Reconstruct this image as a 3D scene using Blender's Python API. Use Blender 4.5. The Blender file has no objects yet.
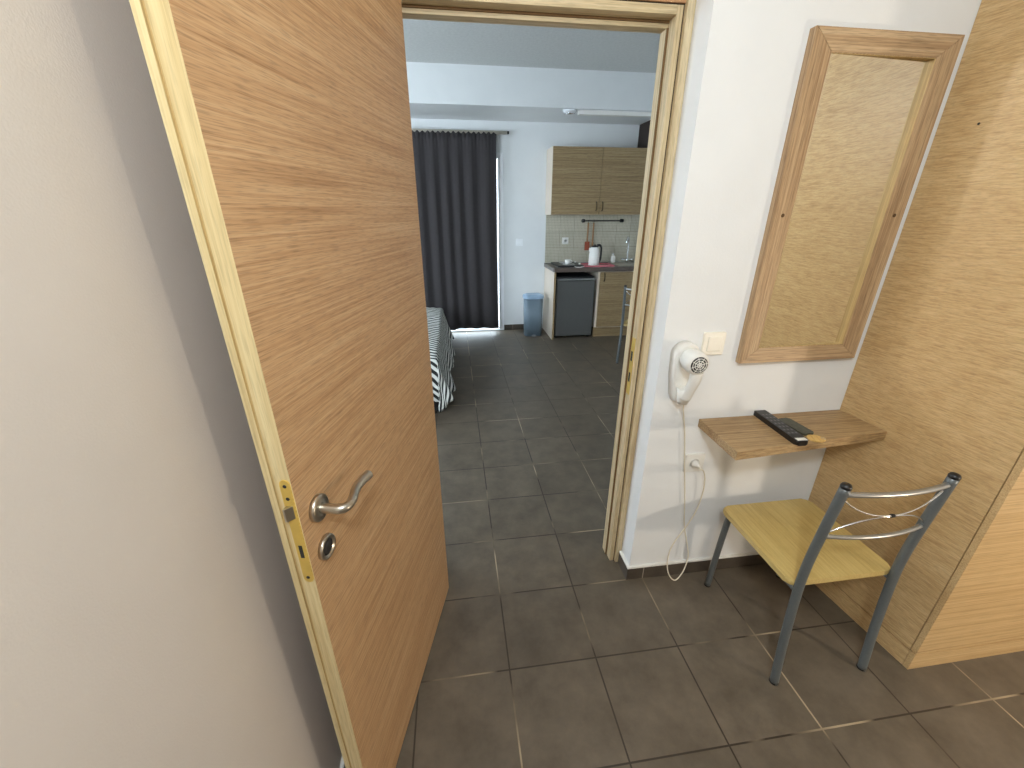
import bpy, bmesh, math, random
from mathutils import Vector, Matrix
random.seed(4)
S = bpy.context.scene
C = S.collection
PI = math.pi

# ------------------------------------------------------------------ camera
cam_d = bpy.data.cameras.new('camera')
cam_d.sensor_width = 36.0
cam_d.lens = 36.0 * 409.733 / 1024.0
cam_d.clip_start = 0.02
cam = bpy.data.objects.new('camera', cam_d)
C.objects.link(cam)
Rc = ((9.90730354e-01, -5.23392045e-02, 1.25355385e-01),
      (-1.35842156e-01, -3.85271006e-01, 9.12750327e-01),
      (5.23166241e-04, -9.21318003e-01, -3.88809554e-01))
M3 = Matrix([[Rc[i][0], -Rc[i][1], -Rc[i][2]] for i in range(3)])
cam.matrix_world = Matrix.Translation((0, 0, 1.6)) @ M3.to_4x4()
S.camera = cam

# ------------------------------------------------------------------ light and exposure
S.view_settings.view_transform = 'Standard'
S.view_settings.look = 'None'
S.view_settings.gamma = 1.0
S.view_settings.use_curve_mapping = False
S.view_settings.exposure = 0.0
S.cycles.sample_clamp_indirect = 0.0
S.cycles.blur_glossy = 0.02

W = bpy.data.worlds.new('world')
S.world = W
W.use_nodes = True
bg = W.node_tree.nodes['Background']
bg.inputs['Color'].default_value = (0.80, 0.90, 1.0, 1)
bg.inputs['Strength'].default_value = 9.0

CEIL_LAMP = (0.0, -0.35, 2.30)
BED_LAMP = (2.25, -0.28, 0.80)


def point_light(name, loc, watts, col, r):
    d = bpy.data.lights.new(name, 'POINT')
    d.energy = watts
    d.color = col
    d.shadow_soft_size = r
    o = bpy.data.objects.new(name, d)
    o.location = loc
    C.objects.link(o)
    return o


def area_light(name, loc, rot, sx, sy, watts, col):
    d = bpy.data.lights.new(name, 'AREA')
    d.shape = 'RECTANGLE'
    d.size = sx
    d.size_y = sy
    d.energy = watts
    d.color = col
    o = bpy.data.objects.new(name, d)
    o.location = loc
    o.rotation_euler = rot
    C.objects.link(o)
    return o


point_light('ceiling_lamp_light', CEIL_LAMP, 64.0, (0.87, 0.96, 1.0), 0.11)
point_light('bedside_lamp_light', BED_LAMP, 37.0, (1.0, 0.86, 0.68), 0.05)
# daylight outside the far room's side window
area_light('daylight_side_window', (-2.0, 1.30, 1.55), (PI / 2, 0, 0), 1.8, 1.5, 75.0, (0.74, 0.89, 1.0))
area_light('fill_left_window', (-3.50, 3.7, 1.55), (0, -PI / 2, 0), 1.5, 1.4, 44.0, (0.70, 0.87, 1.0))  # fill light added outside an unseen window to brighten the door recess

# ------------------------------------------------------------------ materials
MATS = {}


def newmat(name):
    m = bpy.data.materials.new(name)
    m.use_nodes = True
    nt = m.node_tree
    b = nt.nodes['Principled BSDF']
    MATS[name] = m
    return m, nt, b


def lin(c):
    def f(v):
        v /= 255.0
        return v / 12.92 if v <= 0.04045 else ((v + 0.055) / 1.055) ** 2.4
    return (f(c[0]), f(c[1]), f(c[2]), 1)


def N(nt, t, **kw):
    n = nt.nodes.new(t)
    for k, v in kw.items():
        setattr(n, k, v)
    return n


def plain(name, col, rough=0.5, metal=0.0, bump=0.0, bscale=200.0, var=0.04, vscale=30.0, coat=0.0):
    """procedural finish: a faint tone variation plus an optional fine bump"""
    m, nt, b = newmat(name)
    tc = N(nt, 'ShaderNodeTexCoord')
    nz = N(nt, 'ShaderNodeTexNoise')
    nz.inputs['Scale'].default_value = vscale
    nz.inputs['Detail'].default_value = 4
    nt.links.new(tc.outputs['Object'], nz.inputs['Vector'])
    cr = N(nt, 'ShaderNodeValToRGB')
    c = lin(col)
    cr.color_ramp.elements[0].position = 0.3
    cr.color_ramp.elements[1].position = 0.7
    cr.color_ramp.elements[0].color = tuple(x * (1 - var) for x in c[:3]) + (1,)
    cr.color_ramp.elements[1].color = tuple(min(1, x * (1 + var)) for x in c[:3]) + (1,)
    nt.links.new(nz.outputs['Fac'], cr.inputs['Fac'])
    nt.links.new(cr.outputs['Color'], b.inputs['Base Color'])
    b.inputs['Roughness'].default_value = rough
    b.inputs['Metallic'].default_value = metal
    if coat:
        b.inputs['Coat Weight'].default_value = coat
    if bump:
        n2 = N(nt, 'ShaderNodeTexNoise')
        n2.inputs['Scale'].default_value = bscale
        n2.inputs['Detail'].default_value = 6
        nt.links.new(tc.outputs['Object'], n2.inputs['Vector'])
        bp = N(nt, 'ShaderNodeBump')
        bp.inputs['Strength'].default_value = bump
        bp.inputs['Distance'].default_value = 0.004
        nt.links.new(n2.outputs['Fac'], bp.inputs['Height'])
        nt.links.new(bp.outputs['Normal'], b.inputs['Normal'])
    return m


def wood(name, light, mid, dark, axis='x', fine=90.0, stretch=2.0, rough=0.45, pores=0.35, seed=0.0):
    """veneer with grain running along the given object axis"""
    m, nt, b = newmat(name)
    tc = N(nt, 'ShaderNodeTexCoord')

    def mapped(along, across):
        mp = N(nt, 'ShaderNodeMapping')
        s = [across] * 3
        s['xyz'.index(axis)] = along
        mp.inputs['Scale'].default_value = s
        mp.inputs['Location'].default_value = (seed, seed * 1.7, seed * 0.6)
        nt.links.new(tc.outputs['Object'], mp.inputs['Vector'])
        return mp
    mp1 = mapped(stretch, fine)
    n1 = N(nt, 'ShaderNodeTexNoise')
    n1.inputs['Scale'].default_value = 1.0
    n1.inputs['Detail'].default_value = 3
    n1.inputs['Roughness'].default_value = 0.5
    n1.inputs['Distortion'].default_value = 0.08
    nt.links.new(mp1.outputs['Vector'], n1.inputs['Vector'])
    mp2 = mapped(stretch * 0.45, fine * 0.14)
    n2 = N(nt, 'ShaderNodeTexNoise')
    n2.inputs['Scale'].default_value = 1.0
    n2.inputs['Detail'].default_value = 3
    n2.inputs['Distortion'].default_value = 0.3
    nt.links.new(mp2.outputs['Vector'], n2.inputs['Vector'])
    mp3 = mapped(stretch * 9, fine * 3)
    n3 = N(nt, 'ShaderNodeTexNoise')
    n3.inputs['Scale'].default_value = 1.0
    n3.inputs['Detail'].default_value = 2
    nt.links.new(mp3.outputs['Vector'], n3.inputs['Vector'])
    mix = N(nt, 'ShaderNodeMath', operation='MULTIPLY_ADD')
    nt.links.new(n1.outputs['Fac'], mix.inputs[0])
    mix.inputs[1].default_value = 0.74
    h2 = N(nt, 'ShaderNodeMath', operation='MULTIPLY')
    nt.links.new(n2.outputs['Fac'], h2.inputs[0])
    h2.inputs[1].default_value = 0.26
    nt.links.new(h2.outputs[0], mix.inputs[2])
    cr = N(nt, 'ShaderNodeValToRGB')
    e = cr.color_ramp.elements
    e[0].position = 0.34
    e[0].color = lin(dark)
    e[1].position = 0.66
    e[1].color = lin(light)
    k = e.new(0.5)
    k.color = lin(mid)
    nt.links.new(mix.outputs[0], cr.inputs['Fac'])
    pr = N(nt, 'ShaderNodeMapRange')
    pr.inputs['From Min'].default_value = 0.36
    pr.inputs['From Max'].default_value = 0.50
    pr.inputs['To Min'].default_value = 1 - pores
    pr.inputs['To Max'].default_value = 1.0
    nt.links.new(n3.outputs['Fac'], pr.inputs['Value'])
    mx = N(nt, 'ShaderNodeMix', data_type='RGBA', blend_type='MULTIPLY')
    mx.inputs[0].default_value = 1.0
    nt.links.new(cr.outputs['Color'], mx.inputs[6])
    nt.links.new(pr.outputs[0], mx.inputs[7])
    nt.links.new(mx.outputs[2], b.inputs['Base Color'])
    b.inputs['Roughness'].default_value = rough
    bp = N(nt, 'ShaderNodeBump')
    bp.inputs['Strength'].default_value = 0.12
    bp.inputs['Distance'].default_value = 0.002
    nt.links.new(mix.outputs[0], bp.inputs['Height'])
    nt.links.new(bp.outputs['Normal'], b.inputs['Normal'])
    return m


def tiles(name, off, size, base, base2, grout_a, grout_b, mortar=0.0022, rough=0.42, plane='xy', sub=0):
    """square tiles with joints; sub > 0 adds a fine mosaic grid inside every tile"""
    m, nt, b = newmat(name)
    tc = N(nt, 'ShaderNodeTexCoord')
    sep = N(nt, 'ShaderNodeSeparateXYZ')
    nt.links.new(tc.outputs['Object'], sep.inputs[0])
    com = N(nt, 'ShaderNodeCombineXYZ')
    for i, a in enumerate(plane):
        ad = N(nt, 'ShaderNodeMath', operation='SUBTRACT')
        nt.links.new(sep.outputs['XYZ'.index(a.upper())], ad.inputs[0])
        ad.inputs[1].default_value = off[i]
        nt.links.new(ad.outputs[0], com.inputs[i])

    def brick(w, h, mo):
        br = N(nt, 'ShaderNodeTexBrick')
        br.offset = 0.0
        br.squash = 1.0
        br.inputs['Scale'].default_value = 1.0
        br.inputs['Brick Width'].default_value = w
        br.inputs['Row Height'].default_value = h
        br.inputs['Mortar Size'].default_value = mo
        br.inputs['Mortar Smooth'].default_value = 0.1
        br.inputs['Bias'].default_value = 0.0
        nt.links.new(com.outputs[0], br.inputs['Vector'])
        return br
    br = brick(size[0], size[1], mortar)
    br.inputs['Color1'].default_value = (0.0, 0.0, 0.0, 1)
    br.inputs['Color2'].default_value = (1.0, 1.0, 1.0, 1)
    n1 = N(nt, 'ShaderNodeTexNoise')
    n1.inputs['Scale'].default_value = 7.0
    n1.inputs['Detail'].default_value = 8
    n1.inputs['Roughness'].default_value = 0.65
    nt.links.new(tc.outputs['Object'], n1.inputs['Vector'])
    cr = N(nt, 'ShaderNodeValToRGB')
    cr.color_ramp.elements[0].position = 0.32
    cr.color_ramp.elements[1].position = 0.70
    cr.color_ramp.elements[0].color = lin(base)
    cr.color_ramp.elements[1].color = lin(base2)
    nt.links.new(n1.outputs['Fac'], cr.inputs['Fac'])
    tone = N(nt, 'ShaderNodeMapRange')
    tone.inputs['To Min'].default_value = 0.9
    tone.inputs['To Max'].default_value = 1.06
    nt.links.new(br.outputs['Color'], tone.inputs['Value'])
    mx = N(nt, 'ShaderNodeMix', data_type='RGBA', blend_type='MULTIPLY')
    mx.inputs[0].default_value = 1.0
    nt.links.new(cr.outputs['Color'], mx.inputs[6])
    nt.links.new(tone.outputs[0], mx.inputs[7])
    col = mx.outputs[2]
    if sub:
        b2 = brick(size[0] / sub, size[1] / sub, mortar * 0.55)
        mg = N(nt, 'ShaderNodeMix', data_type='RGBA')
        nt.links.new(b2.outputs['Fac'], mg.inputs[0])
        nt.links.new(col, mg.inputs[6])
        mg.inputs[7].default_value = lin(grout_b)
        col = mg.outputs[2]
    # joints worn from pale to dirty
    n2 = N(nt, 'ShaderNodeTexNoise')
    n2.inputs['Scale'].default_value = 1.9
    n2.inputs['Detail'].default_value = 3
    nt.links.new(tc.outputs['Object'], n2.inputs['Vector'])
    gr = N(nt, 'ShaderNodeValToRGB')
    gr.color_ramp.elements[0].position = 0.50
    gr.color_ramp.elements[1].position = 0.60
    gr.color_ramp.elements[0].color = lin(grout_b)
    gr.color_ramp.elements[1].color = lin(grout_a)
    nt.links.new(n2.outputs['Fac'], gr.inputs['Fac'])
    fm = N(nt, 'ShaderNodeMix', data_type='RGBA')
    nt.links.new(br.outputs['Fac'], fm.inputs[0])
    nt.links.new(col, fm.inputs[6])
    nt.links.new(gr.outputs['Color'], fm.inputs[7])
    nt.links.new(fm.outputs[2], b.inputs['Base Color'])
    rr = N(nt, 'ShaderNodeMapRange')
    rr.inputs['To Min'].default_value = rough - 0.08
    rr.inputs['To Max'].default_value = rough + 0.12
    nt.links.new(n1.outputs['Fac'], rr.inputs['Value'])
    nt.links.new(rr.outputs[0], b.inputs['Roughness'])
    hh = N(nt, 'ShaderNodeMath', operation='MULTIPLY_ADD')
    nt.links.new(br.outputs['Fac'], hh.inputs[0])
    hh.inputs[1].default_value = -0.7
    nf = N(nt, 'ShaderNodeTexNoise')
    nf.inputs['Scale'].default_value = 60.0
    nf.inputs['Detail'].default_value = 5
    nt.links.new(tc.outputs['Object'], nf.inputs['Vector'])
    nt.links.new(nf.outputs['Fac'], hh.inputs[2])
    bp = N(nt, 'ShaderNodeBump')
    bp.inputs['Strength'].default_value = 0.25
    bp.inputs['Distance'].default_value = 0.002
    nt.links.new(hh.outputs[0], bp.inputs['Height'])
    nt.links.new(bp.outputs['Normal'], b.inputs['Normal'])
    return m


def emit(name, col, strength):
    m, nt, b = newmat(name)
    b.inputs['Base Color'].default_value = lin(col)
    b.inputs['Emission Color'].default_value = lin(col)
    b.inputs['Emission Strength'].default_value = strength
    return m


def striped(name):
    m, nt, b = newmat(name)
    tc = N(nt, 'ShaderNodeTexCoord')
    nz = N(nt, 'ShaderNodeTexNoise')
    nz.inputs['Scale'].default_value = 4.0
    nz.inputs['Detail'].default_value = 1
    nt.links.new(tc.outputs['Object'], nz.inputs['Vector'])
    sp = N(nt, 'ShaderNodeSeparateXYZ')
    uv = N(nt, 'ShaderNodeUVMap')
    nt.links.new(uv.outputs[0], sp.inputs[0])
    a = N(nt, 'ShaderNodeMath', operation='MULTIPLY_ADD')
    nt.links.new(nz.outputs['Fac'], a.inputs[0])
    a.inputs[1].default_value = 0.10
    rot = N(nt, 'ShaderNodeMath', operation='MULTIPLY')
    nt.links.new(sp.outputs[0], rot.inputs[0])
    rot.inputs[1].default_value = 0.85
    rs = N(nt, 'ShaderNodeMath', operation='ADD')
    nt.links.new(rot.outputs[0], rs.inputs[0])
    nt.links.new(sp.outputs[1], rs.inputs[1])
    nt.links.new(rs.outputs[0], a.inputs[2])
    d = N(nt, 'ShaderNodeMath', operation='DIVIDE')
    nt.links.new(a.outputs[0], d.inputs[0])
    d.inputs[1].default_value = 0.065
    f = N(nt, 'ShaderNodeMath', operation='FRACT')
    nt.links.new(d.outputs[0], f.inputs[0])
    cr = N(nt, 'ShaderNodeValToRGB')
    e = cr.color_ramp.elements
    e[0].position = 0.46
    e[0].color = lin((212, 212, 205))
    e[1].position = 0.54
    e[1].color = lin((28, 30, 30))
    nt.links.new(f.outputs[0], cr.inputs['Fac'])
    nt.links.new(cr.outputs['Color'], b.inputs['Base Color'])
    b.inputs['Roughness'].default_value = 0.9
    return m


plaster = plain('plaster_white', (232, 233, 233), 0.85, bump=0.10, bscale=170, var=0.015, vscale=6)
plaster_left = plain('plaster_warm_dimmed', (208, 199, 190), 0.85, bump=0.12, bscale=320, var=0.02, vscale=6)  # colour lowered in place of dimmer light on the left wall
plaster_far = plain('plaster_far', (222, 224, 224), 0.85, bump=0.3, bscale=120, var=0.015, vscale=6)
ceil_m = plain('ceiling_rough_plaster', (196, 197, 194), 0.9, bump=0.6, bscale=60, var=0.06, vscale=40)
floor_m = tiles('floor_tiles', (0.129, 0.000), (0.338, 0.3335), (86, 77, 65), (111, 100, 86), (168, 152, 126), (54, 45, 36), mortar=0.0030)
skirt_m = tiles('skirting_tiles', (0.130, -0.10), (0.338, 0.335), (66, 58, 50), (92, 82, 71), (190, 180, 165), (150, 140, 125), plane='xz', rough=0.4)
skirt_y = tiles('skirting_tiles_side', (0.0, -0.10), (0.3335, 0.335), (66, 58, 50), (92, 82, 71), (190, 180, 165), (150, 140, 125), plane='yz', rough=0.4)
bead_m = plain('white_grout_bead', (228, 226, 220), 0.7)
splash_m = tiles('splashback_tiles', (1.25, 0.94), (0.2, 0.2), (190, 184, 164), (206, 200, 182), (126, 120, 104), (142, 136, 118), mortar=0.003, plane='xz', sub=10, rough=0.3)
door_m = wood('oak_door_veneer', (206, 170, 128), (193, 153, 110), (168, 126, 84), 'x', 210, 2.6, 0.48, 0.28)
door_edge_m = wood('door_edge_lipping', (220, 202, 156), (210, 188, 140), (190, 165, 116), 'z', 120, 2.0, 0.5, 0.15)
groove_m = wood('door_edge_groove', (204, 176, 124), (190, 160, 106), (172, 140, 88), 'z', 120, 2.0, 0.6, 0.15)
frame_v = wood('frame_wood_upright', (220, 202, 166), (207, 187, 148), (185, 161, 122), 'z', 110, 2.0, 0.5, 0.2)
frame_h = wood('frame_wood_head', (220, 202, 166), (207, 187, 148), (185, 161, 122), 'x', 110, 2.0, 0.5, 0.2)
seal_m = plain('seal_brown', (112, 84, 48), 0.7)
screw_m = plain('screw_bronze', (96, 72, 48), 0.4, 0.6)
dark_gap = plain('dark_gap', (46, 36, 26), 0.9)
trans_m = wood('transom_veneer', (206, 164, 124), (193, 148, 106), (168, 122, 82), 'x', 130, 1.3, 0.45, 0.2, 3)
ward_side = wood('wardrobe_side_veneer', (212, 182, 134), (201, 168, 119), (182, 147, 99), 'y', 210, 1.3, 0.45, 0.2, 5)
ward_front = wood('wardrobe_front_veneer', (212, 182, 134), (201, 168, 119), (182, 147, 99), 'x', 210, 1.3, 0.45, 0.2, 7)
mirror_v = wood('mirror_frame_upright', (204, 176, 140), (186, 155, 118), (154, 121, 88), 'z', 170, 2.0, 0.5, 0.3, 2)
mirror_h = wood('mirror_frame_cross', (204, 176, 140), (186, 155, 118), (154, 121, 88), 'x', 170, 2.0, 0.5, 0.3, 4)
shelf_m = wood('shelf_oak', (192, 163, 120), (173, 142, 100), (138, 106, 68), 'x', 170, 2.0, 0.5, 0.35, 6)
seat_m = wood('chair_seat_laminate', (208, 184, 120), (200, 174, 110), (188, 160, 96), 'y', 140, 5.0, 0.38, 0.08, 1)
kit_m = wood('kitchen_oak', (164, 142, 106), (150, 126, 90), (128, 104, 70), 'x', 110, 2.0, 0.5, 0.25, 8)
kit_side = plain('kitchen_side_lit', (214, 200, 184), 0.5, var=0.03)  # pale colour stands in for light falling on the cabinet sides
worktop_m = plain('worktop_dark_stone', (92, 80, 72), 0.3, bump=0.05, var=0.35, vscale=120)
steel = plain('brushed_nickel', (190, 184, 172), 0.28, 1.0, var=0.05)
chrome = plain('chrome', (225, 226, 228), 0.12, 1.0, var=0.01)
brass = plain('brass_plate', (222, 190, 100), 0.35, 0.55, var=0.06)
lead = plain('chair_grey_paint', (104, 109, 110), 0.35, 0.3, bump=0.12, bscale=500, var=0.06, vscale=200)
rail_m = plain('chair_rail_silver', (176, 176, 174), 0.3, 0.8, var=0.03)
black_p = plain('black_plastic', (22, 21, 22), 0.35)
black_rub = plain('black_rubber', (28, 27, 27), 0.75)
white_p = plain('white_plastic', (232, 230, 224), 0.35, var=0.01)
ivory_p = plain('ivory_plastic', (238, 232, 218), 0.35, var=0.01)
grey_p = plain('grey_plastic', (120, 122, 124), 0.5)
cream_cord = plain('cream_cord', (226, 218, 198), 0.5)
socket_dark = plain('socket_hole', (40, 38, 36), 0.7)
fridge_m = plain('fridge_grey', (88, 88, 86), 0.42, 0.1, bump=0.1, bscale=300, var=0.03)
fridge_d = plain('fridge_dark', (30, 31, 33), 0.6)
curtain_m = plain('curtain_charcoal', (54, 50, 51), 0.95, bump=0.2, bscale=400, var=0.05)
bin_m = plain('bin_blue_grey', (108, 124, 136), 0.5, var=0.03)
lid_m = plain('bin_lid_blue', (148, 172, 196), 0.45, var=0.03)
blanket_m = striped('striped_blanket')
matt_m = plain('mattress_white', (214, 212, 206), 0.9)
bedbase_m = plain('bed_base_black', (24, 23, 23), 0.8)
spoon_m = wood('utensil_wood', (170, 130, 84), (146, 106, 66), (112, 78, 46), 'z', 120, 5, 0.6, 0.2)
terra_m = plain('spatula_red_brown', (150, 72, 48), 0.55)
tray_m = plain('tray_pink', (200, 112, 122), 0.45, var=0.05)
fob_m = wood('key_fob_wood', (226, 190, 120), (214, 176, 104), (190, 148, 80), 'y', 120, 5, 0.5, 0.1)
card_m = plain('olive_pouch', (74, 74, 62), 0.5, bump=0.2, bscale=80, var=0.25, vscale=90)
remote_btn = plain('remote_buttons_grey', (104, 104, 106), 0.5)
brown_dark = plain('dark_brown_board', (48, 38, 32), 0.7)
upvc = plain('white_window_frame', (236, 238, 240), 0.4, var=0.01)
spot_m = plain('spotlight_white', (230, 232, 236), 0.25, 0.2, var=0.01)

mm, nt, b = newmat('mirror_glass')
b.inputs['Base Color'].default_value = (0.86, 0.88, 0.86, 1)
b.inputs['Metallic'].default_value = 1.0
b.inputs['Roughness'].default_value = 0.004
mirror_glass = mm
mm, nt, b = newmat('window_glass')
tr = N(nt, 'ShaderNodeBsdfTransparent')
tr.inputs['Color'].default_value = (0.94, 0.97, 0.97, 1)
gl = N(nt, 'ShaderNodeBsdfGlossy')
gl.inputs['Roughness'].default_value = 0.02
mxs = N(nt, 'ShaderNodeMixShader')
mxs.inputs[0].default_value = 0.07
nt.links.new(tr.outputs[0], mxs.inputs[1])
nt.links.new(gl.outputs[0], mxs.inputs[2])
nt.links.new(mxs.outputs[0], nt.nodes['Material Output'].inputs['Surface'])
glass_m = mm


# ------------------------------------------------------------------ mesh helpers
def box(bm, x0, x1, y0, y1, z0, z1, bev=0.0, mi=0, seg=2):
    vs = [bm.verts.new((x, y, z)) for x in (x0, x1) for y in (y0, y1) for z in (z0, z1)]
    idx = [(0, 1, 3, 2), (4, 6, 7, 5), (0, 4, 5, 1), (2, 3, 7, 6), (0, 2, 6, 4), (1, 5, 7, 3)]
    fs = []
    for q in idx:
        f = bm.faces.new([vs[i] for i in q])
        f.material_index = mi
        fs.append(f)
    bm.normal_update()
    if bev:
        es = list({e for f in fs for e in f.edges})
        r = bmesh.ops.bevel(bm, geom=es, offset=bev, segments=seg, affect='EDGES', profile=0.5)
        for f in r['faces']:
            f.material_index = mi
    return vs


def prism(bm, poly, z0, z1, mi=0, bev=0.0):
    """polygon in x,y extruded in z"""
    a = [bm.verts.new((x, y, z0)) for x, y in poly]
    c = [bm.verts.new((x, y, z1)) for x, y in poly]
    n = len(poly)
    fs = [bm.faces.new(list(reversed(a))), bm.faces.new(c)]
    for i in range(n):
        fs.append(bm.faces.new((a[i], a[(i + 1) % n], c[(i + 1) % n], c[i])))
    for f in fs:
        f.material_index = mi
    if bev:
        es = list(fs[0].edges) + list(fs[1].edges)
        bmesh.ops.bevel(bm, geom=es, offset=bev, segments=2, affect='EDGES', profile=0.5)
    return fs


def rrect(x0, x1, y0, y1, r, n=6):
    pts = []
    for cx, cy, a0 in ((x1 - r, y1 - r, 0), (x0 + r, y1 - r, 90), (x0 + r, y0 + r, 180), (x1 - r, y0 + r, 270)):
        for i in range(n + 1):
            a = math.radians(a0 + 90 * i / n)
            pts.append((cx + r * math.cos(a), cy + r * math.sin(a)))
    return pts


def spline(pts, n=8):
    P = [Vector(p) for p in pts]
    out = []
    for i in range(len(P) - 1):
        p0 = P[max(i - 1, 0)]
        p1, p2 = P[i], P[i + 1]
        p3 = P[min(i + 2, len(P) - 1)]
        for k in range(n):
            t = k / n
            out.append(0.5 * ((2 * p1) + (p2 - p0) * t + (2 * p0 - 5 * p1 + 4 * p2 - p3) * t * t + (-p0 + 3 * p1 - 3 * p2 + p3) * t ** 3))
    out.append(P[-1])
    return out


def tube(bm, pts, r, seg=12, mi=0, smooth=True, flat=None):
    """sweep a circle (or an ellipse) along pts; r may be a number or a list"""
    P = [Vector(p) for p in pts]
    n = len(P)
    R = r if isinstance(r, (list, tuple)) else [r] * n
    T = []
    for i in range(n):
        t = P[min(i + 1, n - 1)] - P[max(i - 1, 0)]
        T.append(t.normalized())
    up = Vector((0, 0, 1)) if abs(T[0].z) < 0.9 else Vector((1, 0, 0))
    u = T[0].cross(up).normalized()
    rings = []
    for i in range(n):
        u = (u - T[i] * u.dot(T[i])).normalized()
        v = T[i].cross(u)
        ring = []
        for k in range(seg):
            a = 2 * PI * k / seg
            fy = flat if flat else 1.0
            ring.append(bm.verts.new(P[i] + u * (R[i] * math.cos(a)) + v * (R[i] * fy * math.sin(a))))
        rings.append(ring)
    for i in range(n - 1):
        for k in range(seg):
            f = bm.faces.new((rings[i][k], rings[i][(k + 1) % seg], rings[i + 1][(k + 1) % seg], rings[i + 1][k]))
            f.smooth = smooth
            f.material_index = mi
    for ring in (list(reversed(rings[0])), rings[-1]):
        f = bm.faces.new(ring)
        f.material_index = mi


def lathe(bm, prof, org=(0, 0, 0), axis=(0, 0, 1), seg=28, mi=0, smooth=True):
    """prof: list of (radius, height along the axis)"""
    ax = Vector(axis).normalized()
    h = Vector((1, 0, 0)) if abs(ax.x) < 0.9 else Vector((0, 1, 0))
    u = ax.cross(h).normalized()
    v = ax.cross(u)
    o = Vector(org)
    rings = []
    for r, z in prof:
        if r < 1e-6:
            rings.append([bm.verts.new(o + ax * z)])
        else:
            rings.append([bm.verts.new(o + ax * z + u * (r * math.cos(2 * PI * k / seg)) + v * (r * math.sin(2 * PI * k / seg))) for k in range(seg)])
    for a, c in zip(rings[:-1], rings[1:]):
        for k in range(seg):
            k2 = (k + 1) % seg
            if len(a) == 1 and len(c) == 1:
                continue
            if len(a) == 1:
                f = bm.faces.new((a[0], c[k], c[k2]))
            elif len(c) == 1:
                f = bm.faces.new((a[k], c[0], a[k2]))
            else:
                f = bm.faces.new((a[k], c[k], c[k2], a[k2]))
            f.smooth = smooth
            f.material_index = mi
    for ring, rev in ((rings[0], False), (rings[-1], True)):
        if len(ring) > 1:
            f = bm.faces.new(ring if not rev else list(reversed(ring)))
            f.material_index = mi


def obj(name, bm, mats, parent=None, auto=True):
    bmesh.ops.recalc_face_normals(bm, faces=bm.faces)
    me = bpy.data.meshes.new(name)
    bm.to_mesh(me)
    bm.free()
    if not isinstance(mats, (list, tuple)):
        mats = [mats]
    for m in mats:
        me.materials.append(m)
    o = bpy.data.objects.new(name, me)
    C.objects.link(o)
    if parent:
        o.parent = parent
    return o


def BM():
    return bmesh.new()


def thing(name, label, cat, loc=(0, 0, 0), rotz=0.0, group=None):
    o = bpy.data.objects.new(name, None)
    o.empty_display_size = 0.05
    C.objects.link(o)
    o.location = loc
    o.rotation_euler = (0, 0, rotz)
    o['label'] = label
    o['category'] = cat
    if group:
        o['group'] = group
    return o


def tag(o, label, cat, group=None):
    o['label'] = label
    o['category'] = cat
    if group:
        o['group'] = group
    return o


def struct(o, label=None, cat=None):
    o['kind'] = 'structure'
    if label:
        o['label'] = label
    if cat:
        o['category'] = cat
    return o


def boxes(name, lst, mat, parent=None, bev=0.0):
    bm = BM()
    for t in lst:
        box(bm, *t, bev=bev)
    return obj(name, bm, mat, parent)


# ------------------------------------------------------------------ the room
XL = -0.415      # left wall of the near room
YP = 1.343       # face of the partition
XC = 1.572       # where the partition meets the wardrobe
XJ = 0.738       # right edge of the door recess
ZC = 2.95        # far ceiling
YB = 5.80        # far wall
XR = 2.62        # far room right wall
XFL = -3.2       # far room left wall

struct(boxes('floor', [(XFL - 0.3, 3.7, -2.8, 6.4, -0.12, 0.0)], floor_m), 'brown grey stone floor tiles with pale joints', 'floor')
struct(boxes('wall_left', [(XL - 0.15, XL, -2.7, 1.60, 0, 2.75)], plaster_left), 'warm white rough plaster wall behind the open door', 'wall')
struct(boxes('wall_partition', [(XJ, 3.6, YP, 1.60, 0, 2.75), (XL, -0.20, YP, 1.60, 0, 2.75), (-0.20, XJ, YP, 1.60, 2.62, 2.75)], plaster),
       'white plaster partition wall carrying the mirror and the hair dryer', 'wall')
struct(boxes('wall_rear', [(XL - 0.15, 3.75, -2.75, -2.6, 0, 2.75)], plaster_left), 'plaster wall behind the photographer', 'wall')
struct(boxes('wall_right', [(3.6, 3.75, -2.6, 1.60, 0, 2.75)], plaster), 'plaster wall at the right of the near room', 'wall')
struct(boxes('ceiling_near', [(XL - 0.15, 3.75, -2.75, 1.60, 2.75, 2.85)], plaster), 'white ceiling of the near room', 'ceiling')

struct(boxes('ceiling', [(XFL - 0.15, XR + 0.15, 1.60, YB + 0.2, ZC, ZC + 0.1)], ceil_m), 'grey rough plaster ceiling of the far room', 'ceiling')
# far wall with the balcony opening behind the curtain
OX0, OX1, OZ1 = -1.15, 0.625, 2.22
struct(boxes('wall_back', [(OX1, XR + 0.15, YB, YB + 0.2, 0, ZC), (XFL - 0.15, OX0, YB, YB + 0.2, 0, ZC), (OX0, OX1, YB, YB + 0.2, OZ1, ZC)], plaster_far),
       'pale blue white far wall beside the curtain', 'wall')
struct(boxes('wall_far_right', [(XR, XR + 0.15, 1.60, YB, 0, ZC)], plaster_far), 'right wall of the far room', 'wall')
LY0, LY1 = 3.0, 4.4
struct(boxes('wall_far_left', [(XFL - 0.15, XFL, 1.45, LY0, 0, ZC), (XFL - 0.15, XFL, LY1, YB, 0, ZC), (XFL - 0.15, XFL, LY0, LY1, 0, 0.8), (XFL - 0.15, XFL, LY0, LY1, 2.3, ZC)], plaster_far), 'left wall of the far room with an added fill window', 'wall')
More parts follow.
